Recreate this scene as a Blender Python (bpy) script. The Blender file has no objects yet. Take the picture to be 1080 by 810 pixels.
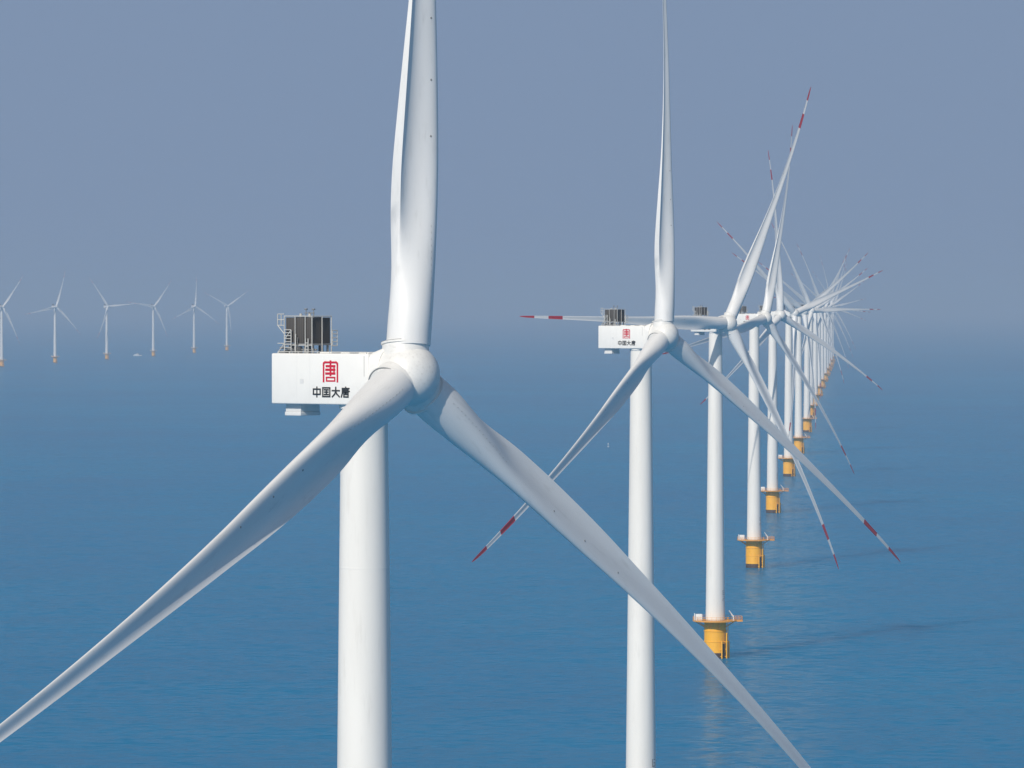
import bpy, bmesh, math, random
from mathutils import Vector, Matrix
random.seed(7)
R = math.radians
scene = bpy.context.scene
C = scene.collection

# ------------------------------------------------------------------ camera, sky, sun, exposure
CAM_Z = 111.3
F_PX, W_PX, CX, CY, Y_HOR = 4980.0, 1080.0, 540.0, 405.0, 320.0
PITCH = math.atan((CY - Y_HOR) / F_PX)
cam_d = bpy.data.cameras.new('camera')
cam = bpy.data.objects.new('camera', cam_d)
C.objects.link(cam)
cam.location = (0, 0, CAM_Z)
cam.rotation_euler = (R(90) - PITCH, 0, 0)
cam_d.sensor_width = 36.0
cam_d.lens = F_PX / W_PX * 36.0
cam_d.clip_start = 1.0
cam_d.clip_end = 400000.0
scene.camera = cam

SUN_EL = R(33)
SUN_H = Vector((-0.455, -0.89)).normalized()
SUN = Vector((SUN_H.x * math.cos(SUN_EL), SUN_H.y * math.cos(SUN_EL), math.sin(SUN_EL)))

world = bpy.data.worlds.new('World')
scene.world = world
world.use_nodes = True
wt = world.node_tree
wt.nodes.clear()
w_out = wt.nodes.new('ShaderNodeOutputWorld')
w_bg = wt.nodes.new('ShaderNodeBackground')
sky = wt.nodes.new('ShaderNodeTexSky')
sky.sky_type = 'NISHITA'
sky.sun_disc = False
sky.sun_elevation = SUN_EL
sky.sun_rotation = math.atan2(SUN.x, SUN.y)
sky.altitude = 0
sky.air_density = 1.2
sky.dust_density = 1.0
sky.ozone_density = 2.0
SKY_STRENGTH = 0.065
w_bg.inputs['Strength'].default_value = SKY_STRENGTH
w_hsv = wt.nodes.new('ShaderNodeHueSaturation')
w_hsv.inputs['Saturation'].default_value = 0.8
wt.links.new(sky.outputs['Color'], w_hsv.inputs['Color'])
# distant haze bank: the lowest part of the sky dome is a blue grey band all round, clear sky above it
w_tc = wt.nodes.new('ShaderNodeTexCoord')
w_sep = wt.nodes.new('ShaderNodeSeparateXYZ')
w_mr = wt.nodes.new('ShaderNodeMapRange')
w_mr.interpolation_type = 'SMOOTHSTEP'
w_mr.inputs['From Min'].default_value = 0.06
w_mr.inputs['From Max'].default_value = 0.45
w_mix = wt.nodes.new('ShaderNodeMixRGB')
w_mix.inputs['Color1'].default_value = tuple(c / SKY_STRENGTH for c in (0.212, 0.289, 0.430)) + (1,)
wt.links.new(w_tc.outputs['Generated'], w_sep.inputs[0])
wt.links.new(w_sep.outputs['Z'], w_mr.inputs['Value'])
wt.links.new(w_mr.outputs['Result'], w_mix.inputs['Fac'])
wt.links.new(w_hsv.outputs['Color'], w_mix.inputs['Color2'])
wt.links.new(w_mix.outputs['Color'], w_bg.inputs['Color'])
wt.links.new(w_bg.outputs['Background'], w_out.inputs['Surface'])

sun_d = bpy.data.lights.new('sun', 'SUN')
sun_d.energy = 3.68
sun_d.angle = R(0.53)
sun_d.color = (1.0, 0.925, 0.82)
sun_o = bpy.data.objects.new('sun', sun_d)
sun_o.rotation_euler = SUN.to_track_quat('Z', 'Y').to_euler()
C.objects.link(sun_o)

scene.view_settings.view_transform = 'Standard'
scene.view_settings.look = 'None'
scene.view_settings.gamma = 1.0
scene.view_settings.exposure = 0.0
scene.view_settings.use_curve_mapping = False
scene.render.engine = 'CYCLES'
scene.cycles.max_bounces = 8
scene.cycles.volume_bounces = 2

HAZE_DENSITY = 1.05e-4
HAZE_COLOR = (0.53, 0.625, 0.75, 1)

# ------------------------------------------------------------------ materials
def new_mat(name):
    m = bpy.data.materials.new(name)
    m.use_nodes = True
    return m, m.node_tree, m.node_tree.nodes['Principled BSDF']

def paint(name, col, rough=0.4, var=0.06, scale=0.6, stretch=(1, 1, 1), dirt=None, dirt_amt=0.0, metal=0.0, spec=0.5):
    """painted surface: base colour, soft mottling, optional dirt streaks"""
    m, nt, b = new_mat(name)
    tc = nt.nodes.new('ShaderNodeTexCoord')
    mp = nt.nodes.new('ShaderNodeMapping')
    mp.inputs['Scale'].default_value = stretch
    oi = nt.nodes.new('ShaderNodeObjectInfo')
    om = nt.nodes.new('ShaderNodeVectorMath'); om.operation = 'MULTIPLY'
    om.inputs[1].default_value = (37.0, 61.0, 23.0)
    nt.links.new(oi.outputs['Random'], om.inputs[0])
    nt.links.new(tc.outputs['Object'], mp.inputs['Vector'])
    oa = nt.nodes.new('ShaderNodeVectorMath'); oa.operation = 'ADD'
    nt.links.new(mp.outputs['Vector'], oa.inputs[0]); nt.links.new(om.outputs[0], oa.inputs[1])
    n = nt.nodes.new('ShaderNodeTexNoise')
    n.inputs['Scale'].default_value = scale
    n.inputs['Detail'].default_value = 6
    nt.links.new(oa.outputs[0], n.inputs['Vector'])
    r = nt.nodes.new('ShaderNodeValToRGB')
    r.color_ramp.elements[0].position = 0.3
    r.color_ramp.elements[1].position = 0.7
    r.color_ramp.elements[0].color = tuple(c * (1 - var) for c in col) + (1,)
    r.color_ramp.elements[1].color = tuple(min(1, c * (1 + var * .4)) for c in col) + (1,)
    nt.links.new(n.outputs['Fac'], r.inputs['Fac'])
    last = r.outputs['Color']
    if dirt:
        n2 = nt.nodes.new('ShaderNodeTexNoise')
        n2.inputs['Scale'].default_value = scale * 3.1
        n2.inputs['Detail'].default_value = 8
        n2.inputs['Roughness'].default_value = 0.65
        nt.links.new(oa.outputs[0], n2.inputs['Vector'])
        r2 = nt.nodes.new('ShaderNodeValToRGB')
        r2.color_ramp.elements[0].position = 0.56
        r2.color_ramp.elements[1].position = 0.80
        r2.color_ramp.elements[0].color = (0, 0, 0, 1)
        r2.color_ramp.elements[1].color = (dirt_amt,) * 3 + (1,)
        nt.links.new(n2.outputs['Fac'], r2.inputs['Fac'])
        mx = nt.nodes.new('ShaderNodeMixRGB')
        mx.inputs['Color2'].default_value = tuple(dirt) + (1,)
        nt.links.new(r2.outputs['Color'], mx.inputs['Fac'])
        nt.links.new(last, mx.inputs['Color1'])
        last = mx.outputs['Color']
    nt.links.new(last, b.inputs['Base Color'])
    b.inputs['Roughness'].default_value = rough
    b.inputs['Metallic'].default_value = metal
    b.inputs['Specular IOR Level'].default_value = spec
    return m

M = {}
M['tower'] = paint('tower_white', (0.82, 0.81, 0.775), 0.42, 0.05, 0.5, (1, 1, .12), (0.45, 0.43, 0.38), 0.30)
M['nacelle'] = paint('nacelle_white', (0.82, 0.82, 0.80), 0.45, 0.03, 0.8, (1, 1, .5), (0.5, 0.5, 0.47), 0.18)
M['hub'] = paint('hub_white', (0.79, 0.79, 0.77), 0.42, 0.06, 1.3, (1, 1, 1), (0.34, 0.33, 0.30), 0.55)
M['blade'] = paint('blade_grey_white', (0.80, 0.805, 0.80), 0.42, 0.06, 0.5, (1, 1, .2), (0.42, 0.42, 0.40), 0.38)
M['red'] = paint('band_red', (0.50, 0.02, 0.035), 0.4, 0.08, 0.8)
M['yellow'] = paint('foundation_yellow', (0.95, 0.47, 0.02), 0.5, 0.08, 0.6, (1, 1, .3), (0.42, 0.19, 0.03), 0.55)
M['orange'] = paint('deck_orange_yellow', (0.80, 0.36, 0.05), 0.5, 0.08, 1.0)
M['splash'] = paint('splash_zone_brown', (0.07, 0.045, 0.03), 0.7, 0.3, 1.2)
M['dark'] = paint('cooler_dark', (0.045, 0.045, 0.048), 0.6, 0.15, 2.0)
M['pipe'] = paint('galvanised_pipe', (0.52, 0.52, 0.50), 0.4, 0.1, 2.0)
M['steel'] = paint('grey_steel', (0.22, 0.23, 0.24), 0.5, 0.15, 2.0)
M['boxgrey'] = paint('housing_grey_white', (0.70, 0.71, 0.71), 0.45, 0.05, 1.5)
M['emblem'] = paint('emblem_red', (0.56, 0.006, 0.035), 0.5, 0.03, 2.0)
M['ink'] = paint('lettering_black', (0.022, 0.026, 0.03), 0.5, 0.05, 2.0)
M['seam'] = paint('seam_grey', (0.30, 0.30, 0.29), 0.6, 0.1, 2.0)
M['glass'] = paint('cabin_glass', (0.03, 0.04, 0.05), 0.1, 0.05, 2.0)
M['hull'] = paint('boat_white', (0.8, 0.8, 0.8), 0.4, 0.05, 1.0)

def fins_dark(m):
    return m

# radiator core: fine vertical fins by bump and colour
def radiator_mat():
    m, nt, b = new_mat('radiator_fins')
    tc = nt.nodes.new('ShaderNodeTexCoord')
    wv = nt.nodes.new('ShaderNodeTexWave')
    wv.inputs['Scale'].default_value = 3.2
    wv.bands_direction = 'DIAGONAL'
    wv.inputs['Distortion'].default_value = 0.3
    mp = nt.nodes.new('ShaderNodeMapping')
    mp.inputs['Scale'].default_value = (1, 1, 0)
    nt.links.new(tc.outputs['Object'], mp.inputs['Vector'])
    nt.links.new(mp.outputs['Vector'], wv.inputs['Vector'])
    r = nt.nodes.new('ShaderNodeValToRGB')
    r.color_ramp.elements[0].color = (0.050, 0.046, 0.043, 1)
    r.color_ramp.elements[1].color = (0.078, 0.072, 0.066, 1)
    nt.links.new(wv.outputs['Fac'], r.inputs['Fac'])
    nt.links.new(r.outputs['Color'], b.inputs['Base Color'])
    b.inputs['Roughness'].default_value = 0.65
    return m
M['radiator'] = radiator_mat()

# ------------------------------------------------------------------ helpers
def tag(o, label=None, cat=None, group=None, kind=None):
    if label: o['label'] = label
    if cat: o['category'] = cat
    if group: o['group'] = group
    if kind: o['kind'] = kind
    return o

def link_mesh(name, bm, mats, parent=None, smooth=35):
    me = bpy.data.meshes.new(name)
    bmesh.ops.recalc_face_normals(bm, faces=bm.faces[:])
    for f in bm.faces: f.smooth = smooth > 0
    if smooth > 0:
        for e in bm.edges:
            if len(e.link_faces) == 2 and e.calc_face_angle(0) > R(smooth): e.smooth = False
    bm.to_mesh(me); bm.free()
    if not isinstance(mats, (list, tuple)): mats = [mats]
    for m in mats: me.materials.append(m)
    o = bpy.data.objects.new(name, me)
    C.objects.link(o)
    if parent: o.parent = parent
    return o

def box(bm, lo, hi, bevel=0.0, mat=0):
    g = bmesh.ops.create_cube(bm, size=1.0)
    vs = g['verts']
    for v in vs:
        v.co = Vector([(lo[i] + hi[i]) / 2 + v.co[i] * (hi[i] - lo[i]) for i in range(3)])
    fs = set(f for v in vs for f in v.link_faces)
    for f in fs: f.material_index = mat
    if bevel > 0:
        es = list(set(e for v in vs for e in v.link_edges))
        r = bmesh.ops.bevel(bm, geom=es, offset=bevel, segments=3, affect='EDGES', profile=0.5)
        for f in r['faces']: f.material_index = mat

def tube(bm, p, q, r, seg=8, mat=0, r2=None):
    p, q = Vector(p), Vector(q)
    d = q - p
    if d.length < 1e-6: return
    g = bmesh.ops.create_cone(bm, cap_ends=True, segments=seg, radius1=r, radius2=r if r2 is None else r2, depth=d.length)
    mt = Matrix.Translation((p + q) / 2) @ d.to_track_quat('Z', 'Y').to_matrix().to_4x4()
    for v in g['verts']: v.co = mt @ v.co
    for f in set(f for v in g['verts'] for f in v.link_faces): f.material_index = mat

def bar(bm, p, q, w, t, axis_n, mat=0):
    """flat bar from p to q, width w in the plane across axis_n, thickness t along axis_n"""
    p, q, n = Vector(p), Vector(q), Vector(axis_n).normalized()
    d = (q - p).normalized()
    s = d.cross(n).normalized()
    p = p - d * w * .5; q = q + d * w * .5
    vs = []
    for a in (p, q):
        for sx, sn in ((-1, 0), (1, 0), (1, 1), (-1, 1)):
            vs.append(bm.verts.new(a + s * sx * w * .5 + n * sn * t))
    for idx in ((0, 1, 2, 3), (7, 6, 5, 4), (0, 4, 5, 1), (1, 5, 6, 2), (2, 6, 7, 3), (3, 7, 4, 0)):
        f = bm.faces.new([vs[i] for i in idx]); f.material_index = mat

def lathe(bm, prof, seg=64, mat=0, axis='Z', cap=True, matfun=None):
    rings = []
    for (r, z) in prof:
        ring = []
        for k in range(seg):
            a = 2 * math.pi * k / seg
            if axis == 'Z': co = (r * math.cos(a), r * math.sin(a), z)
            else: co = (z, r * math.cos(a), r * math.sin(a))
            ring.append(bm.verts.new(co))
        rings.append(ring)
    for i in range(len(rings) - 1):
        for k in range(seg):
            f = bm.faces.new((rings[i][k], rings[i][(k + 1) % seg], rings[i + 1][(k + 1) % seg], rings[i + 1][k]))
            f.material_index = mat if matfun is None else matfun(i)
    if cap:
        bm.faces.new(list(reversed(rings[0]))).material_index = mat if matfun is None else matfun(0)
        bm.faces.new(rings[-1]).material_index = mat if matfun is None else matfun(len(rings) - 2)

# ------------------------------------------------------------------ sea and haze
def sea():
    bm = bmesh.new()
    S = 78000.0
    xs = [-S, -2000, 2000, S]; ys = [-2500, 6000, S]
    g = [[bm.verts.new((x, y, 0)) for x in xs] for y in ys]
    for j in range(len(ys) - 1):
        for i in range(len(xs) - 1):
            bm.faces.new((g[j][i], g[j][i + 1], g[j + 1][i + 1], g[j + 1][i]))
    m, nt, b = new_mat('sea_water')
    tc = nt.nodes.new('ShaderNodeTexCoord')
    def noise(scale, detail, rough=0.6, vs=(1, 1, 1), rot=0):
        mp = nt.nodes.new('ShaderNodeMapping')
        mp.inputs['Scale'].default_value = vs
        mp.inputs['Rotation'].default_value = (0, 0, rot)
        nt.links.new(tc.outputs['Object'], mp.inputs['Vector'])
        n = nt.nodes.new('ShaderNodeTexNoise')
        n.inputs['Scale'].default_value = scale
        n.inputs['Detail'].default_value = detail
        n.inputs['Roughness'].default_value = rough
        nt.links.new(mp.outputs['Vector'], n.inputs['Vector'])
        return n
    chop = noise(0.20, 6, 0.62, (.8, 1.3, 1), R(12))
    swell = noise(0.022, 3, 0.5, (.7, 1.4, 1), R(-8))
    patch = noise(0.0016, 4, 0.55, (1, .5, 1))
    slick = noise(0.006, 5, 0.6, (.8, .35, 1), R(5))
    gust = nt.nodes.new('ShaderNodeMapRange')
    gust.inputs['From Min'].default_value = 0.32; gust.inputs['From Max'].default_value = 0.68
    gust.inputs['To Min'].default_value = 0.55; gust.inputs['To Max'].default_value = 1.35
    nt.links.new(slick.outputs['Fac'], gust.inputs['Value'])
    def slope(n, amp):
        v = nt.nodes.new('ShaderNodeVectorMath'); v.operation = 'SUBTRACT'
        v.inputs[1].default_value = (.5, .5, .5)
        nt.links.new(n.outputs['Color'], v.inputs[0])
        w = nt.nodes.new('ShaderNodeVectorMath'); w.operation = 'MULTIPLY'
        w.inputs[1].default_value = (amp, amp, 0)
        nt.links.new(v.outputs[0], w.inputs[0])
        g = nt.nodes.new('ShaderNodeVectorMath'); g.operation = 'SCALE'
        nt.links.new(w.outputs[0], g.inputs[0])
        nt.links.new(gust.outputs['Result'], g.inputs['Scale'])
        return g
    def vadd(a, b_):
        v = nt.nodes.new('ShaderNodeVectorMath'); v.operation = 'ADD'
        nt.links.new(a, v.inputs[0])
        if b_ is None: v.inputs[1].default_value = (0, 0, 1)
        else: nt.links.new(b_, v.inputs[1])
        return v.outputs[0]
    tot = vadd(vadd(slope(chop, 1.15).outputs[0], slope(swell, 0.34).outputs[0]), None)
    nm = nt.nodes.new('ShaderNodeVectorMath'); nm.operation = 'NORMALIZE'
    nt.links.new(tot, nm.inputs[0])
    nt.links.new(nm.outputs[0], b.inputs['Normal'])
    # water colour: deep blue with slow drifts towards green
    r = nt.nodes.new('ShaderNodeValToRGB')
    r.color_ramp.elements[0].position = 0.3; r.color_ramp.elements[1].position = 0.7
    r.color_ramp.elements[0].color = (0.002, 0.160, 0.362, 1)
    r.color_ramp.elements[1].color = (0.004, 0.226, 0.440, 1)
    mx = nt.nodes.new('ShaderNodeMath'); mx.operation = 'ADD'
    hf = nt.nodes.new('ShaderNodeMath'); hf.operation = 'MULTIPLY'; hf.inputs[1].default_value = .5
    nt.links.new(patch.outputs['Fac'], mx.inputs[0]); nt.links.new(slick.outputs['Fac'], mx.inputs[1])
    nt.links.new(mx.outputs[0], hf.inputs[0])
    nt.links.new(hf.outputs[0], r.inputs['Fac'])
    nt.links.new(r.outputs['Color'], b.inputs['Base Color'])
    b.inputs['Subsurface Weight'].default_value = 1.0
    b.inputs['Subsurface Radius'].default_value = (1.0, 1.0, 1.0)
    b.inputs['Subsurface Scale'].default_value = 60.0
    b.subsurface_method = 'BURLEY'
    b.inputs['Roughness'].default_value = 0.15
    b.inputs['IOR'].default_value = 1.333
    b.inputs['Specular IOR Level'].default_value = 0.0
    gl = nt.nodes.new('ShaderNodeBsdfGlossy')
    gl.inputs['Color'].default_value = (0.80, 0.92, 1.0, 1)
    gl.inputs['Roughness'].default_value = 0.15
    nt.links.new(nm.outputs[0], gl.inputs['Normal'])
    fr = nt.nodes.new('ShaderNodeFresnel')
    fr.inputs['IOR'].default_value = 1.333
    nt.links.new(nm.outputs[0], fr.inputs['Normal'])
    fm = nt.nodes.new('ShaderNodeMath'); fm.operation = 'MULTIPLY'; fm.inputs[1].default_value = 0.38
    nt.links.new(fr.outputs[0], fm.inputs[0])
    ms = nt.nodes.new('ShaderNodeMixShader')
    nt.links.new(fm.outputs[0], ms.inputs['Fac'])
    nt.links.new(b.outputs[0], ms.inputs[1])
    nt.links.new(gl.outputs[0], ms.inputs[2])
    nt.links.new(ms.outputs[0], nt.nodes['Material Output'].inputs['Surface'])
    o = link_mesh('water', bm, m, None, 0)
    tag(o, 'calm rippled blue sea reaching to the hazy horizon', 'sea', kind='structure')
sea()

def haze():
    bm = bmesh.new()
    box(bm, (-79000, -3000, -6.0), (79000, 79000, 206.0))
    m = bpy.data.materials.new('sea_haze')
    m.use_nodes = True
    nt = m.node_tree
    nt.nodes.clear()
    out = nt.nodes.new('ShaderNodeOutputMaterial')
    v = nt.nodes.new('ShaderNodeVolumePrincipled')
    v.inputs['Color'].default_value = HAZE_COLOR
    v.inputs['Density'].default_value = HAZE_DENSITY
    v.inputs['Anisotropy'].default_value = 0.0
    nt.links.new(v.outputs['Volume'], out.inputs['Volume'])
    o = link_mesh('haze', bm, m, None, 0)
    tag(o, 'pale blue grey haze lying over the sea', 'haze', kind='stuff')
haze()

# ------------------------------------------------------------------ turbine geometry
HUB_Z = 105.0
OVER = 4.6          # tower axis to rotor centre
TILT = R(6)
R_TIP = 88.0
#         r     chord  t/c   twist  TE(m)  w(airfoil)  axis(LE dist in chords)
SEC = [(2.55, 3.92, 1.00, 20, 0.00, 0.00, .50),
       (5.0, 3.92, 1.00, 20, 0.00, 0.00, .50),
       (8.0, 3.95, 0.97, 20, 0.80, 0.30, .495),
       (11.0, 4.05, 0.88, 20, 1.50, 0.65, .48),
       (14.0, 4.22, 0.74, 19, 1.65, 0.92, .465),
       (18.0, 4.32, 0.60, 16.5, 1.42, 1.00, .44),
       (22.0, 4.18, 0.51, 12.5, 1.12, 1.00, .42),
       (28.0, 3.72, 0.43, 7.5, 0.72, 1.00, .39),
       (34.0, 3.08, 0.39, 4, 0.38, 1.00, .36),
       (42.0, 2.42, 0.36, 1.5, 0.20, 1.00, .34),
       (50.0, 1.90, 0.33, 0, 0.08, 1.00, .33),
       (58.0, 1.52, 0.31, -1, 0.05, 1.00, .32),
       (66.0, 1.22, 0.29, -2, 0.04, 1.00, .31),
       (74.0, 0.97, 0.27, -2.5, 0.03, 1.00, .30),
       (80.0, 0.78, 0.25, -3, 0.02, 1.00, .30),
       (84.5, 0.60, 0.22, -3, 0.012, 1.00, .30),
       (87.0, 0.36, 0.20, -3, 0.01, 1.00, .32),
       (88.0, 0.10, 0.20, -3, 0.005, 1.00, .35)]
PITCH_B = 2.0

def sec_at(r):
    for i in range(len(SEC) - 1):
        if SEC[i][0] <= r <= SEC[i + 1][0]:
            a, b = SEC[i], SEC[i + 1]
            u = (r - a[0]) / (b[0] - a[0])
            # catmull style smoothing
            p0 = SEC[max(i - 1, 0)]; p3 = SEC[min(i + 2, len(SEC) - 1)]
            out = [r]
            for k in range(1, 7):
                m0 = (b[k] - p0[k]) / max(b[0] - p0[0], 1e-6) * (b[0] - a[0])
                m1 = (p3[k] - a[k]) / max(p3[0] - a[0], 1e-6) * (b[0] - a[0])
                h = (2*u**3 - 3*u**2 + 1) * a[k] + (u**3 - 2*u**2 + u) * m0 + (-2*u**3 + 3*u**2) * b[k] + (u**3 - u**2) * m1
                out.append(h)
            return out
    return list(SEC[-1])

def sec_point(r, s, side, ca, cb):
    """s 0 at the leading edge, 1 at the trailing edge; side +1 downwind, -1 upwind"""
    _, c, tc, tw, te, w, ax = sec_at(r)
    w = min(1, max(0, w)); te = max(te, 0.0)
    t = c * tc
    ph = math.acos(1 - 2 * s)
    cxx, cyy = c * .5 * math.cos(ph), c * .5 * math.sin(ph) * side
    yt = 5 * (.2969 * math.sqrt(s) - .126 * s - .3516 * s**2 + .2843 * s**3 - .1036 * s**4)
    camb = 0.072 * c * 6.75 * s * s * (1 - s) * (1.0 if side < 0 else 0.55)
    ax_x = c * (ax - s)
    ay = side * (t * yt * .5 + te * .5 * s**3) + camb
    x = (1 - w) * cxx + w * ax_x
    y = (1 - w) * cyy + w * ay
    b = -R(tw + PITCH_B)
    x, y = x * math.cos(b) - y * math.sin(b), x * math.sin(b) + y * math.cos(b)
    u = r / R_TIP
    off = R_TIP * (ca * u - cb * u**2.5)
    return Vector((x, y - off, r))

def blade_mesh(ca, cb, name='blade'):
    bm = bmesh.new()
    NS = 22
    rs = [2.55]
    while rs[-1] < 71.5: rs.append(min(rs[-1] + 1.15, 71.9))
    rs = [r for r in rs if r < 71.6] + [71.9, 73.5, 75.3, 77.3, 79, 81, 82.6, 83.8, 85, 86, 87, 87.6, 88.0]
    ss = [(1 - math.cos(math.pi * k / NS)) / 2 for k in range(NS + 1)]
    rings = []
    for r in rs:
        ring = [bm.verts.new(sec_point(r, s, 1, ca, cb)) for s in ss]
        ring += [bm.verts.new(sec_point(r, s, -1, ca, cb)) for s in reversed(ss[1:])]
        rings.append(ring)
    n = len(rings[0])
    for i in range(len(rings) - 1):
        rm = (rs[i] + rs[i + 1]) / 2
        red = (71.9 < rm < 77.3) or rm > 82.6
        for k in range(n):
            a, b, c, d = rings[i][k], rings[i][(k + 1) % n], rings[i + 1][(k + 1) % n], rings[i + 1][k]
            f = bm.faces.new((a, b, c, d)); f.material_index = 1 if red else 0
    bm.faces.new(rings[0]); bm.faces.new(rings[-1]).material_index = 1
    bmesh.ops.remove_doubles(bm, verts=bm.verts[:], dist=0.0004)
    bmesh.ops.recalc_face_normals(bm, faces=bm.faces[:])
    me = bpy.data.meshes.new(name)
    for f in bm.faces: f.smooth = True
    for e in bm.edges:
        if len(e.link_faces) == 2 and e.calc_face_angle(0) > R(42): e.smooth = False
    bm.to_mesh(me); bm.free()
    me.materials.append(M['blade']); me.materials.append(M['red'])
    return me

def generator_mesh(ca, cb):
    """row of small fins along the inner blade"""
    bm = bmesh.new()
    def frame(r, s=0.24):
        p = sec_point(r, s, -1, ca, cb); q = sec_point(r, s - 0.05, -1, ca, cb)
        o = (p - q).normalized()
        nrm = Vector((0, 0, 1)).cross(o).normalized()
        return p, o, (-nrm if nrm.y > 0 else nrm)
    prev = None
    k = 0
    while 4.3 + k * .58 < 13.4:
        p, o, nrm = frame(4.3 + k * .58)
        cur = [bm.verts.new(p + o * .02 + nrm * .002), bm.verts.new(p - o * .02 + nrm * .002)]
        if prev: bm.faces.new((prev[0], prev[1], cur[1], cur[0]))
        # a fin raised on the strip: shares the strip's vertices so that it stays one piece
        tip = bm.verts.new(p + o * .05 + Vector((0, 0, .13)) + nrm * .13)
        bm.faces.new((cur[0], cur[1], tip)).material_index = 1
        tip2 = bm.verts.new(p - o * .05 + Vector((0, 0, -.13)) + nrm * .13)
        bm.faces.new((cur[0], cur[1], tip2)).material_index = 1
        prev = cur; k += 1
    me = bpy.data.meshes.new('vortex_generators')
    bmesh.ops.recalc_face_normals(bm, faces=bm.faces[:])
    bm.to_mesh(me); bm.free(); me.materials.append(M['blade']); me.materials.append(M['seam'])
    return me

def receptor_mesh(ca, cb, r, s):
    bm = bmesh.new()
    p = sec_point(r, s, -1, ca, cb); q = sec_point(r, s - .05, -1, ca, cb)
    nrm = Vector((0, 0, 1)).cross((p - q)).normalized()
    if nrm.y > 0: nrm = -nrm
    tube(bm, p - nrm * .05, p + nrm * .02, .10, 12)
    me = bpy.data.meshes.new('lightning_receptor')
    bm.to_mesh(me); bm.free(); me.materials.append(M['seam'])
    return me

# nacelle frame: +X to the rotor, camera side -Y, origin on the tower axis at hub height
NY = 2.5
def nacelle_parts(parent):
    """nacelle mesh and its sub-parts; returns the nacelle object"""
    bm = bmesh.new()
    box(bm, (-8.5, -NY, -2.62), (2.35, NY, 1.88), 0.14)
    # sloping collar from the box to the hub
    secs = []
    N = 40
    def ring(x, hy, z0, z1, p):
        vs = []
        for k in range(N):
            a = 2 * math.pi * k / N
            ca, sa = math.cos(a), math.sin(a)
            e = 2.0 / p
            y = hy * math.copysign(abs(ca)**e, ca)
            z = (z0 + z1) / 2 + (z1 - z0) / 2 * math.copysign(abs(sa)**e, sa)
            vs.append(bm.verts.new((x, y, z)))
        return vs
    rr = [ring(1.2, 2.44, -2.5, 1.80, 8), ring(2.34, 2.44, -2.5, 1.90, 8), ring(2.42, 2.42, -2.55, 2.1, 6), ring(3.0, 2.5, -2.6, 2.45, 3.2), ring(3.35, 2.55, -2.62, 2.62, 2.2)]
    for i in range(len(rr) - 1):
        for k in range(N):
            bm.faces.new((rr[i][k], rr[i][(k + 1) % N], rr[i + 1][(k + 1) % N], rr[i + 1][k]))
    bm.faces.new(rr[0]); bm.faces.new(rr[-1])
    nac = link_mesh('nacelle', bm, M['nacelle'], parent)

    def sub(name, bm, mat, smooth=35): return link_mesh(name, bm, mat, nac, smooth)
    # hatch frames and rails on the roof
    for x0, x1 in ((-3.9, -2.6), (-1.6, -.6), (0.4, 1.5)):
        bm = bmesh.new()
        box(bm, (x0, -1.4, 1.885), (x1, 1.2, 2.02), .03)
        sub('roof_hatch', bm, M['nacelle'])
    bm = bmesh.new()
    tube(bm, (-7.9, -2.3, 2.02), (2.1, -2.3, 2.02), .035)
    for x in (-7.8, -6.6, -5.6, -4.6, -3.4, -2.1, -.9, .2, 1.1, 2.0):
        tube(bm, (x, -2.3, 1.86), (x, -2.3, 2.03), .045)
    sub('safety_rail', bm, M['pipe'])
    # underside housing
    bm = bmesh.new()
    box(bm, (-7.45, -1.75, -3.32), (-5.75, 1.0, -2.61), .04)
    box(bm, (-7.50, -1.82, -3.66), (-5.70, 1.05, -3.322), .04)
    sub('underside_housing', bm, M['boxgrey'])
    # tower neck under the box
    bm = bmesh.new()
    lathe(bm, [(2.12, -3.05), (2.25, -2.95), (2.25, -2.60)], 48)
    sub('yaw_collar', bm, M['nacelle'])
    # cooler cores on legs
    X0, X1, Y0, Y1, Z0, Z1 = -7.3, -4.35, -1.9, 0.7, 2.75, 5.05
    bm = bmesh.new()
    gaps = [X0, X0 + 1.12, X0 + 1.17, X1]
    box(bm, (X0, Y0, Z0 + .05), (X0 + .98, Y1, Z1), .03)
    box(bm, (X0 + 1.03, Y0, Z0), (X0 + 2.0, Y1, Z1 + .04), .03)
    box(bm, (X0 + 2.05, Y0, Z0), (X1, Y1, Z1), .03)
    sub('cooler', bm, M['radiator'])
    bm = bmesh.new()
    for x in (X0 + .25, X0 + .55, X0 + .8, X0 + 1.9, X0 + 2.2, X1 - .15):
        tube(bm, (x, Y0 + .3, 1.88), (x, Y0 + .3, Z0), .11)
        tube(bm, (x + .1, Y1 - .3, 1.88), (x + .1, Y1 - .3, Z0), .11)
    box(bm, (X0 - .1, Y0 - .05, Z0 - .16), (X1 + .1, Y1 + .05, Z0 - .003), .02)
    tube(bm, (X0 + .3, Y0 + .4, 2.2), (X1 + .2, Y0 + .4, 2.2), .09)
    tube(bm, (X0 - .8, Y0 + .2, 2.35), (X0 + .6, Y0 + .2, 2.35), .10)
    tube(bm, (X0 - .8, Y0 + .2, 1.95), (X0 + .6, Y0 + .2, 2.3), .08)
    box(bm, (X0 - .9, Y0, 1.89), (X0 - .1, Y0 + .9, 2.1), .03)
    box(bm, (X0 + 1.0, Y0 - .1, 1.89), (X0 + 1.5, Y0 + .5, 2.5), .03)
    sub('cooler_legs', bm, M['steel'])
    bm = bmesh.new()
    t = .045
    yf = Y0 - .10
    for x in (X0 - .1, X0 + 1.12, X0 + 2.25, X1 + .06):
        tube(bm, (x, yf, Z0 - .6), (x, yf, Z1 + .12), t)
    for y in (-.6, .75):
        tube(bm, (X1 + .1, y, Z0 - .9), (X1 + .1, y, Z1 + .12), t)
    tube(bm, (X0 - .1, yf, Z1 + .12), (X1 + .06, yf, Z1 + .12), t)
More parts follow.
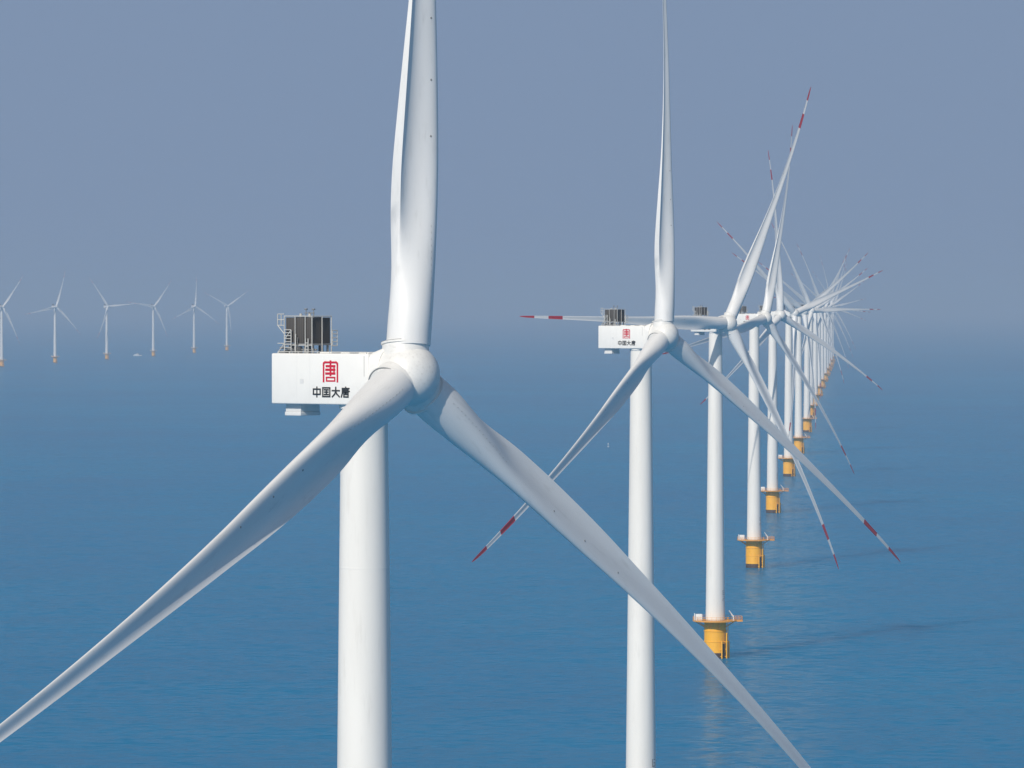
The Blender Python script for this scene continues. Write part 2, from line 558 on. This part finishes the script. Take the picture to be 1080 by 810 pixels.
    tube(bm, (X1 + .06, yf, Z1 + .12), (X1 + .1, .75, Z1 + .12), t)
    tube(bm, (X0 - .1, yf, Z0 - .15), (X1 + .06, yf, Z0 - .15), t)
    # ladder and cage on the rear end
    for x in (X0 + .05, X0 + .78):
        tube(bm, (x, yf - .15, 2.1), (x, yf - .15, 3.95), t)
    for k in range(7):
        z = 2.4 + k * .26
        tube(bm, (X0 + .05, yf - .15, z), (X0 + .78, yf - .15, z), .04)
    tube(bm, (X0 + .05, yf - .15, 3.1), (X0 + .78, yf - .15, 3.95), .04)
    for x in (X0 - .85, X0 - .45):
        tube(bm, (x, yf, 4.3), (x, yf, 5.35), t)
    for z in (4.35, 4.85, 5.35):
        tube(bm, (X0 - .85, yf, z), (X0 - .1, yf, z), t)
    tube(bm, (X0 - .85, yf, 4.35), (X0 - .1, yf, 3.6), t)
    tube(bm, (X0 - .85, yf, 2.75), (X0 + .1, yf, 2.75), t)
    tube(bm, (X0 - .85, yf, 1.9), (X0 - .1, yf, 2.75), t)
    # cage on the rotor side
    for (x, y) in ((X1 + .2, .75), (X1 + .75, .75), (X1 + .75, -.1)):
        tube(bm, (x, y, Z0 - .2), (x, y, Z0 + 1.15), t)
    for z in (Z0 - .2, Z0 + .15, Z0 + .5, Z0 + .85, Z0 + 1.15):
        tube(bm, (X1 + .1, .75, z), (X1 + .75, .75, z), .045)
        tube(bm, (X1 + .75, .75, z), (X1 + .75, -.1, z), .045)
    for k in range(5):
        tube(bm, (X0 + 1.45 + .0, yf - .1, 1.9), (X0 + 1.45, yf - .1, 3.3), .05)
    tube(bm, (X0 + 1.25, yf - .1, 1.9), (X0 + 1.25, yf - .1, 3.6), .05)
    for x in (X1 - .6, X1 - .3):
        tube(bm, (x, yf - .1, 1.9), (x, yf - .1, 3.2), .05)
    for z in (2.2, 2.5, 2.8): tube(bm, (X1 - .6, yf - .1, z), (X1 - .3, yf - .1, z), .04)
    # roof edge rail stubs
    for x in (X0 + .9, X0 + 1.9):
        tube(bm, (x, -.9, Z1), (x, -.9, Z1 + .35), .13)
    sub('guard_frame', bm, M['pipe'])
    # wind vane and anemometer masts
    bm = bmesh.new()
    for x, h in ((X0 + 1.25, .75), (X0 + 1.6, .5), (X0 + 2.1, .7)):
        tube(bm, (x, -.6, Z1), (x, -.6, Z1 + h), .04)
    tube(bm, (X0 + 1.1, -.6, Z1 + .40), (X0 + 2.2, -.6, Z1 + .40), .035)
    for x in (X0 + 1.25, X0 + 2.1):
        box(bm, (x - .13, -.72, Z1 + .68), (x + .13, -.48, Z1 + .80), .03)
    sub('weather_mast', bm, M['steel'])
    # ---- writing on the camera side
    nrm = (0, -1, 0)
    cnt = [0]
    def st(bm, X, Z, S, H, pts, w):
        for a, b in zip(pts[:-1], pts[1:]):
            cnt[0] += 1
            y = -NY - .004 - .004 * (cnt[0] % 7)
            bar(bm, (X + a[0] * S, y, Z + a[1] * H), (X + b[0] * S, y, Z + b[1] * H), w, .02, nrm)
    bm = bmesh.new()
    w = .20
    EX, EZ, EW, EH = -2.66, -.60, 1.66, 1.78
    def e(pts, w=w): st(bm, EX, EZ, EW, EH, [((x - 285) / 210.0, (430 - y) / 268.0) for x, y in pts], w)
    e([(293, 425), (293, 200), (297, 184), (312, 172), (468, 172), (484, 184), (487, 200), (487, 425)], .17)
    e([(390, 160), (390, 340)], .19)
    e([(335, 222), (446, 222)]); e([(330, 270), (446, 270)]); e([(330, 320), (446, 320)])
    e([(441, 222), (441, 320)], .14)
    e([(334, 372), (450, 372), (450, 419), (334, 419), (334, 372)], .13)
    sub('emblem', bm, M['emblem'], 0)
    bm = bmesh.new()
    H = .84; Wc = .86; P = 1.055; X = -3.78; Z = -1.93; w = .13
    def c(i, *strokes):
        for s_ in strokes: st(bm, X + i * P, Z, Wc, H, s_, w)
    c(0, [(.06, .26), (.06, .8), (.94, .8), (.94, .26), (.06, .26)], [(.5, 1.0), (.5, 0.0)])
    c(1, [(.04, .03), (.04, .95), (.96, .95), (.96, .03), (.04, .03)], [(.26, .74), (.74, .74)], [(.28, .5), (.72, .5)], [(.24, .24), (.76, .24)], [(.5, .74), (.5, .24)])
    c(2, [(.04, .66), (.96, .66)], [(.5, 1.0), (.5, .62), (.36, .30), (.06, .02)], [(.5, .62), (.64, .30), (.95, .02)])
    c(3, [(.55, 1.02), (.55, .36)], [(.12, .90), (.98, .90)], [(.12, .90), (.12, .40), (.0, .02)], [(.30, .75), (.86, .75), (.86, .46)], [(.24, .60), (1.0, .60)], [(.30, .46), (.86, .46)], [(.32, .02), (.32, .28), (.86, .28), (.86, .02), (.32, .02)])
    sub('lettering', bm, M['ink'], 0)
    # side panels: joints, a vent and a service hatch
    for x in (-5.6, -4.15):
        bm = bmesh.new()
        box(bm, (x - .012, -NY - .006, -2.45), (x + .012, -NY + .01, 1.72))
        link_mesh('panel_joint', bm, M['boxgrey'], nac, 0)
    bm = bmesh.new()
    box(bm, (-5.25, -NY - .03, -.75), (-4.85, -NY + .01, -.35), .01)
    sub('vent', bm, M['boxgrey'], 0)
    # thin panel seam near the rotor end
    bm = bmesh.new()
    box(bm, (1.86, -NY - .012, -.1), (1.90, -NY + .01, 1.7))
    sub('panel_seam', bm, M['seam'], 0)
    return nac

def hub_mesh(parent):
    """spinner body in nacelle axes, centre at rotor centre, +X upwind"""
    bm = bmesh.new()
    prof = [(2.45, -2.25), (2.62, -2.2), (2.70, -1.7), (2.84, -.9), (2.92, 0), (2.88, .7), (2.70, 1.4), (2.38, 2.0), (1.9, 2.5), (1.3, 2.85), (.7, 3.03), (.2, 3.09)]
    lathe(bm, [(r_ * .93, z_ * .96) for r_, z_ in prof], 72, axis='X')
    for a in (0, 120, 240):
        q = Matrix.Rotation(R(a), 4, 'X')
        for (r1, r2, z0, z1) in ((2.15, 2.03, 1.3, 2.78), (2.15, 2.15, 2.74, 2.92), (2.02, 1.95, 2.9, 3.02)):
            tube_m = bmesh.ops.create_cone(bm, cap_ends=True, segments=56, radius1=r1, radius2=r2, depth=z1 - z0)
            mt = q @ Matrix.Translation((0, 0, (z0 + z1) / 2))
            for v in tube_m['verts']: v.co = mt @ v.co
    hub = link_mesh('hub', bm, M['hub'], parent, 30)
    for a in (0, 120, 240):
        q = Matrix.Rotation(R(a), 4, 'X')
        bm = bmesh.new()
        lathe(bm, [(2.0, 2.925), (2.10, 2.925), (2.10, 2.975), (2.0, 2.975), (2.0, 2.926)], 56, cap=False)
        bmesh.ops.transform(bm, matrix=q, verts=bm.verts[:])
        link_mesh('root_seal', bm, M['steel'], hub)
    return hub

def make_foundation(parent):
    def tw_r(z): return 3.05 + (2.08 - 3.05) * max(0, (z - 12) / (101.9 - 12))**1.0
    bm = bmesh.new()
    prof = [(tw_r(12), 11.9)]
    z = 14.0
    seams = [22.0, 43.0, 66.0, 88.0]
    while z < 101.9:
        prof.append((tw_r(z), z))
        for sz in seams:
            if z < sz < z + 3.0:
                prof += [(tw_r(sz), sz - .35), (tw_r(sz), sz - .12), (tw_r(sz), sz - .05), (tw_r(sz) + .004, sz - .03), (tw_r(sz) + .004, sz + .03), (tw_r(sz), sz + .05), (tw_r(sz), sz + .12), (tw_r(sz), sz + .35)]
        z += 3.0
    prof.append((tw_r(101.9), 101.95))
    lathe(bm, prof, 72)
    link_mesh('tower', bm, M['tower'], parent)
    tower = bpy.data.objects['tower'] if 'tower' in bpy.data.objects else None
    # worn identification characters up the right flank
    bm = bmesh.new()
    glyphs = [[[(.9, 1), (.1, 1), (.1, 0), (.9, 0), (.9, .5), (.5, .5)]],
              [[(.1, 1), (.9, 1), (.9, .5), (.1, .5), (.1, 0), (.9, 0)]]]
    k = 0
    for gi, gl in enumerate(glyphs):
        for pts in gl:
            for a, b in zip(pts[:-1], pts[1:]):
                k += 1
                def P(u):
                    an = R(-90 + 46 + u[0] * 24)
                    z = 19.9 - gi * 1.9 + u[1] * 1.3
                    rr_ = tw_r(z) + .01 + .004 * (k % 5)
                    return Vector((rr_ * math.cos(an), rr_ * math.sin(an), z))
                mid = R(-90 + 46 + (a[0] + b[0]) * 12)
                bar(bm, P(a), P(b), .17, .02, (math.cos(mid), math.sin(mid), 0))
    link_mesh('tower_number', bm, M['seam'], tower, 0)
    bm = bmesh.new()
    pr = [(3.5, -5.0), (3.5, .2), (3.5, .9), (3.5, 1.7), (3.5, 5.0), (3.62, 5.05), (3.62, 5.25), (3.5, 5.3), (3.5, 8.3), (3.66, 8.35), (3.66, 8.6), (3.5, 8.65), (3.5, 11.2), (3.2, 11.45), (3.2, 11.5)]
    lathe(bm, pr, 64, matfun=lambda i: 1 if i < 3 else 0)
    link_mesh('foundation', bm, [M['yellow'], M['splash']], parent)
    # deck
    bm = bmesh.new()
    lathe(bm, [(3.25, 11.52), (7.1, 11.52), (7.1, 11.86), (3.25, 11.86), (3.25, 11.521)], 32, cap=False)
    box(bm, (6.0, -2.6, 11.50), (8.5, 2.6, 11.88), .03)
    for a in range(0, 360, 45):
        ca, sa = math.cos(R(a + 15)), math.sin(R(a + 15))
        tube(bm, (3.45 * ca, 3.45 * sa, 9.6), (6.5 * ca, 6.5 * sa, 11.5), .14)
    deck = link_mesh('platform', bm, M['orange'], parent)
    bm = bmesh.new()
    N = 32
    for k in range(N):
        a, b = 2 * math.pi * k / N, 2 * math.pi * (k + 1) / N
        if abs(math.atan2(math.sin(a + .1), math.cos(a + .1))) < .33: continue
        p = Vector((7.0 * math.cos(a), 7.0 * math.sin(a), 11.86)); q = Vector((7.0 * math.cos(b), 7.0 * math.sin(b), 11.86))
        tube(bm, p, p + Vector((0, 0, 1.15)), .05, 6)
        for h in (.55, 1.15): tube(bm, p + Vector((0, 0, h)), q + Vector((0, 0, h)), .045, 6)
    for (p, q) in (((6.6, -2.5), (8.4, -2.5)), ((8.4, -2.5), (8.4, 2.5)), ((8.4, 2.5), (6.6, 2.5))):
        for h in (.55, 1.15): tube(bm, (p[0], p[1], 11.88 + h), (q[0], q[1], 11.88 + h), .045, 6)
        for u in (0, .5, 1):
            x, y = p[0] + (q[0] - p[0]) * u, p[1] + (q[1] - p[1]) * u
            tube(bm, (x, y, 11.88), (x, y, 13.03), .05, 6)
    link_mesh('railing', bm, M['orange'], deck)
    bm = bmesh.new()
    box(bm, (-6.3, -3.3, 11.88), (-4.2, -1.5, 13.9), .12)
    box(bm, (-6.75, -2.2, 11.88), (-6.5, -1.9, 14.1), .04)
    link_mesh('equipment_cabinet', bm, M['nacelle'], deck)
    bm = bmesh.new()
    tube(bm, (5.6, -2.2, 11.87), (5.6, -2.2, 13.4), .18)
    tube(bm, (5.6, -2.2, 13.2), (4.2, -2.6, 15.0), .13)
    tube(bm, (5.3, -2.3, 13.1), (4.6, -2.5, 14.5), .08)
    link_mesh('davit_crane', bm, M['nacelle'], deck)
    # ladder fenders on the right front of the pile
    bm = bmesh.new()
    for a in (-64, -38, -12):
        ca, sa = math.cos(R(a)), math.sin(R(a))
        tube(bm, (4.35 * ca, 4.35 * sa, -3.0), (4.35 * ca, 4.35 * sa, 8.0 if a == -38 else 5.4), .22, 12)
        for z in (.6, 2.8, 5.1):
            tube(bm, (3.45 * ca, 3.45 * sa, z), (4.35 * ca, 4.35 * sa, z), .13)
    a0, a1 = R(-30), R(-22)
    for a in (a0, a1): tube(bm, (4.3 * math.cos(a), 4.3 * math.sin(a), -1.0), (4.3 * math.cos(a), 4.3 * math.sin(a), 12.9), .06)
    for k in range(34):
        z = -.6 + k * .4
        tube(bm, (4.3 * math.cos(a0), 4.3 * math.sin(a0), z), (4.3 * math.cos(a1), 4.3 * math.sin(a1), z), .04, 5)
    link_mesh('boat_landing', bm, [M['yellow']], parent)
    bm = bmesh.new()
    for a in (-56, -47, -20):
        ca, sa = math.cos(R(a)), math.sin(R(a))
        tube(bm, (3.75 * ca, 3.75 * sa, -3.0), (3.75 * ca, 3.75 * sa, 4.6), .26, 12)
    link_mesh('cable_tube', bm, M['splash'], parent)

# ------------------------------------------------------------------ first turbine with all its parts
def empty(name, loc):
    o = bpy.data.objects.new(name, None)
    o.location = loc
    o.empty_display_size = 2
    C.objects.link(o)
    return o

_cache = {}
def blade_data(ca, cb):
    k = (round(ca, 3), round(cb, 3))
    if k not in _cache:
        _cache[k] = (blade_mesh(ca, cb), generator_mesh(ca, cb),
                     [receptor_mesh(ca, cb, r, .26) for r in (21.0, 26.0, 31.5)])
    return _cache[k]

def rotor_matrix(yaw, th):
    n0 = Vector((math.sin(yaw), -math.cos(yaw), 0)); e1 = Vector((math.cos(yaw), math.sin(yaw), 0)); up = Vector((0, 0, 1))
    n = n0 * math.cos(TILT) + up * math.sin(TILT)
    e2 = up * math.cos(TILT) - n0 * math.sin(TILT)
    rad = e1 * math.sin(th) + e2 * math.cos(th)
    t = e1 * math.cos(th) - e2 * math.sin(th)
    m = Matrix((t, -n, rad)).transposed().to_4x4()
    # hub frame: X = n, Z = rad, Y = Z x X
    y = rad.cross(n)
    h = Matrix((n, y, rad)).transposed().to_4x4()
    return m, h, n0

def pose(root, yaw, th, ca, cb, scale=1.0, over=5.3):
    _, h, n0 = rotor_matrix(yaw, th)
    top = Vector((0, 0, HUB_Z))
    hubc = top + n0 * over
    k = 0
    for o in list(root.children):
        base = o.name.split('.')[0]
        if base == 'nacelle':
            o.matrix_local = Matrix.Translation(top) @ Matrix.Rotation(yaw - R(90), 4, 'Z')
        elif base == 'hub':
            o.matrix_local = Matrix.Translation(hubc) @ h
        elif base == 'blade':
            m, _, _ = rotor_matrix(yaw, th + R(120 * k)); k += 1
            me, vg, rc = blade_data(ca, cb)
            o.data = me
            o.matrix_local = Matrix.Translation(hubc) @ m @ Matrix.Diagonal((1, 1, scale, 1))
            j = 0
            for ch in o.children:
                cbn = ch.name.split('.')[0]
                if cbn == 'vortex_generators': ch.data = vg
                elif cbn == 'lightning_receptor': ch.data = rc[j]; j += 1

proto = empty('wind_turbine', (0, 0, 0))
make_foundation(proto)
nacelle_parts(proto)
hub_mesh(proto)
me, vg, rc = blade_data(.104, .124)
for k in range(3):
    b = bpy.data.objects.new('blade', me); C.objects.link(b); b.parent = proto
    v = bpy.data.objects.new('vortex_generators', vg); C.objects.link(v); v.parent = b
    for q in rc:
        x = bpy.data.objects.new('lightning_receptor', q); C.objects.link(x); x.parent = b

def copy_tree(o, parent=None, skip=()):
    c = o.copy(); C.objects.link(c)
    c.parent = parent
    for ch in list(o.children):
        if ch.name.split('.')[0] in skip: continue
        copy_tree(ch, c, skip)
    return c

SMALL = ('vortex_generators', 'lightning_receptor')
MAIN = 'wind turbines in the long row running away to the right'
ROW = [  # hub pixel x, distance, yaw, rotor angle, cone, deflection, label
 (428.3, 414, 54.5, 6.0, .118, .100, 'nearest and largest white wind turbine, nacelle with big red emblem and black characters'),
 (700, 930, 55.7, 2.6, .120, .060, 'second nearest white wind turbine, smaller copy of the emblem, one blade straight up'),
 (767.5, 1478, 43.5, 31.6, .083, .085, 'white wind turbine with one blade level to the left, yellow foundation half behind a blade'),
 (806.8, 1985, 55.0, 20.4, .108, .072, 'white wind turbine fourth in the row, whole yellow foundation and round orange deck in view'),
 (823, 2505, 47.0, -2.0, .108, .072, 'white wind turbine fifth in the row, between fourth tower and the tower beside it'),
 (838, 3035, 42.0, 71.5, .1, .08, 'white wind turbine sixth in the row, blade reaching up to the right above the others'),
 (848, 3500, 45.0, 59.6, .1, .08, 'white wind turbine seventh in the row, its foundation just right of the sixth one'),
 (856, 4080, 44.0, 89.5, .1, .08, 'white wind turbine eighth in the row, one blade lying level towards the right'),
]
spec = [(x, D, y, t, a, b, l) for x, D, y, t, a, b, l in ROW]
ords = ['ninth', 'tenth', 'eleventh', 'twelfth', 'thirteenth', 'fourteenth', 'fifteenth', 'sixteenth', 'seventeenth']
angs = [62, 40, 93, 35, 64, 31, 105, 28, 80]
for i, (o_, an) in enumerate(zip(ords, angs)):
    D = 4617 + 523 * i
    tx = 904 - 2.24e5 / D
    hx = tx + OVER * .7 * F_PX / D
    spec.append((hx, D, 45 + (i * 37 % 7 - 3), an, .1, .08, 'hazy white wind turbine, %s from the nearest along the receding row' % o_))
LEFT = 'far wind turbines in the distant row on the left'
left = [(3.3, 8280, 37, 'faint far turbine cut by the left edge of the picture'),
        (59.5, 8800, 18, 'faint far turbine second from the left edge, one blade nearly upright, leaning right'),
        (114, 9350, -35, 'faint far turbine with one level blade pointing right, third from the left edge'),
        (163, 9900, 38, 'faint far turbine just right of the small white boat'),
        (206, 10550, 5, 'faint far turbine with one blade upright, second from the right of the distant left row'),
        (240.5, 11100, 57, 'faint far turbine at the right end of the distant left row')]

first = True
def place(hx, D, yaw, th, ca, cb, label, group, scale=1.0, skip=()):
    global first
    X = (hx - CX) / F_PX * D
    n0 = Vector((math.sin(R(yaw)), -math.cos(R(yaw)), 0))
    over = OVER if first else 5.3
    loc = Vector((X, D, 0)) - n0 * over
    loc.z = 0
    if first: o = proto; first = False
    else: o = copy_tree(proto, None, skip)
    o.location = loc
    pose(o, R(yaw), R(th), ca, cb, scale, over)
    tag(o, label, 'wind turbine', group)

# copies first (so the prototype is still complete), prototype placed first in list order
for i, (x, D, y, t, a, b, l) in enumerate(spec):
    place(x, D, y, t, a, b, l, MAIN, {1: 1.025, 2: 1.018}.get(i, 1.0), SMALL if i > 2 else ())
for (x, D, t, l) in left:
    place(x, D, 34, t, .1, .08, l, LEFT, .80, SMALL + ('panel_seam', 'safety_rail', 'roof_hatch', 'tower_number'))

# ------------------------------------------------------------------ boat and buoy
def boat():
    D = CAM_Z * F_PX / 55.5
    X = (145.0 - CX) / F_PX * D
    root = empty('boat', (X, D, 0))
    tag(root, 'small white boat on the far sea left of a faint turbine', 'boat')
    bm = bmesh.new()
    st = []
    L = 18.0
    for k in range(13):
        u = k / 12.0
        x = -L / 2 + L * u
        hw = 2.4 * (1 - max(0, (u - .55) / .45)**2.2) + .03
        top = 1.7 + .9 * u**2
        ring = [(x, -hw, top), (x, -hw * .9, .4), (x, -hw * .35, -.7), (x, hw * .35, -.7), (x, hw * .9, .4), (x, hw, top)]
        st.append([bm.verts.new(p) for p in ring])
    for i in range(12):
        for k in range(6):
            bm.faces.new((st[i][k], st[i][(k + 1) % 6], st[i + 1][(k + 1) % 6], st[i + 1][k]))
    bm.faces.new(st[0]); bm.faces.new(st[-1])
    link_mesh('hull', bm, M['hull'], root)
    bm = bmesh.new()
    box(bm, (-7.2, -1.9, 1.6), (3.0, 1.9, 3.6), .2); box(bm, (-2.5, -1.6, 3.58), (2.0, 1.6, 5.3), .25)
    cab = link_mesh('cabin', bm, M['hull'], root)
    bm = bmesh.new()
    box(bm, (-2.0, -1.63, 4.2), (1.6, 1.63, 4.9)); box(bm, (1.2, -1.3, 4.2), (2.03, 1.3, 4.9))
    link_mesh('window', bm, M['glass'], cab)
    bm = bmesh.new()
    tube(bm, (-1, 0, 5.2), (-1, 0, 8.6), .12); tube(bm, (-1, -1, 7.4), (-1, 1, 7.4), .08)
    link_mesh('mast', bm, M['pipe'], root)
boat()

def buoy():
    D = CAM_Z * F_PX / 151.5
    X = (641.5 - CX) / F_PX * D
    root = empty('buoy', (X, D, 0))
    tag(root, 'tiny pale buoy on the open water left of the second tower', 'buoy')
    bm = bmesh.new()
    lathe(bm, [(.3, -.6), (.6, -.3), (.65, .2), (.5, .35), (.2, .45)], 20)
    link_mesh('float', bm, M['hull'], root)
    bm = bmesh.new()
    for a in (0, 120, 240):
        tube(bm, (.5 * math.cos(R(a)), .5 * math.sin(R(a)), .5), (.12 * math.cos(R(a)), .12 * math.sin(R(a)), 2.6), .07)
    lathe(bm, [(.32, 2.3), (.32, 2.9), (.05, 3.2)], 12)
    link_mesh('tower_frame', bm, M['hull'], root)
buoy()
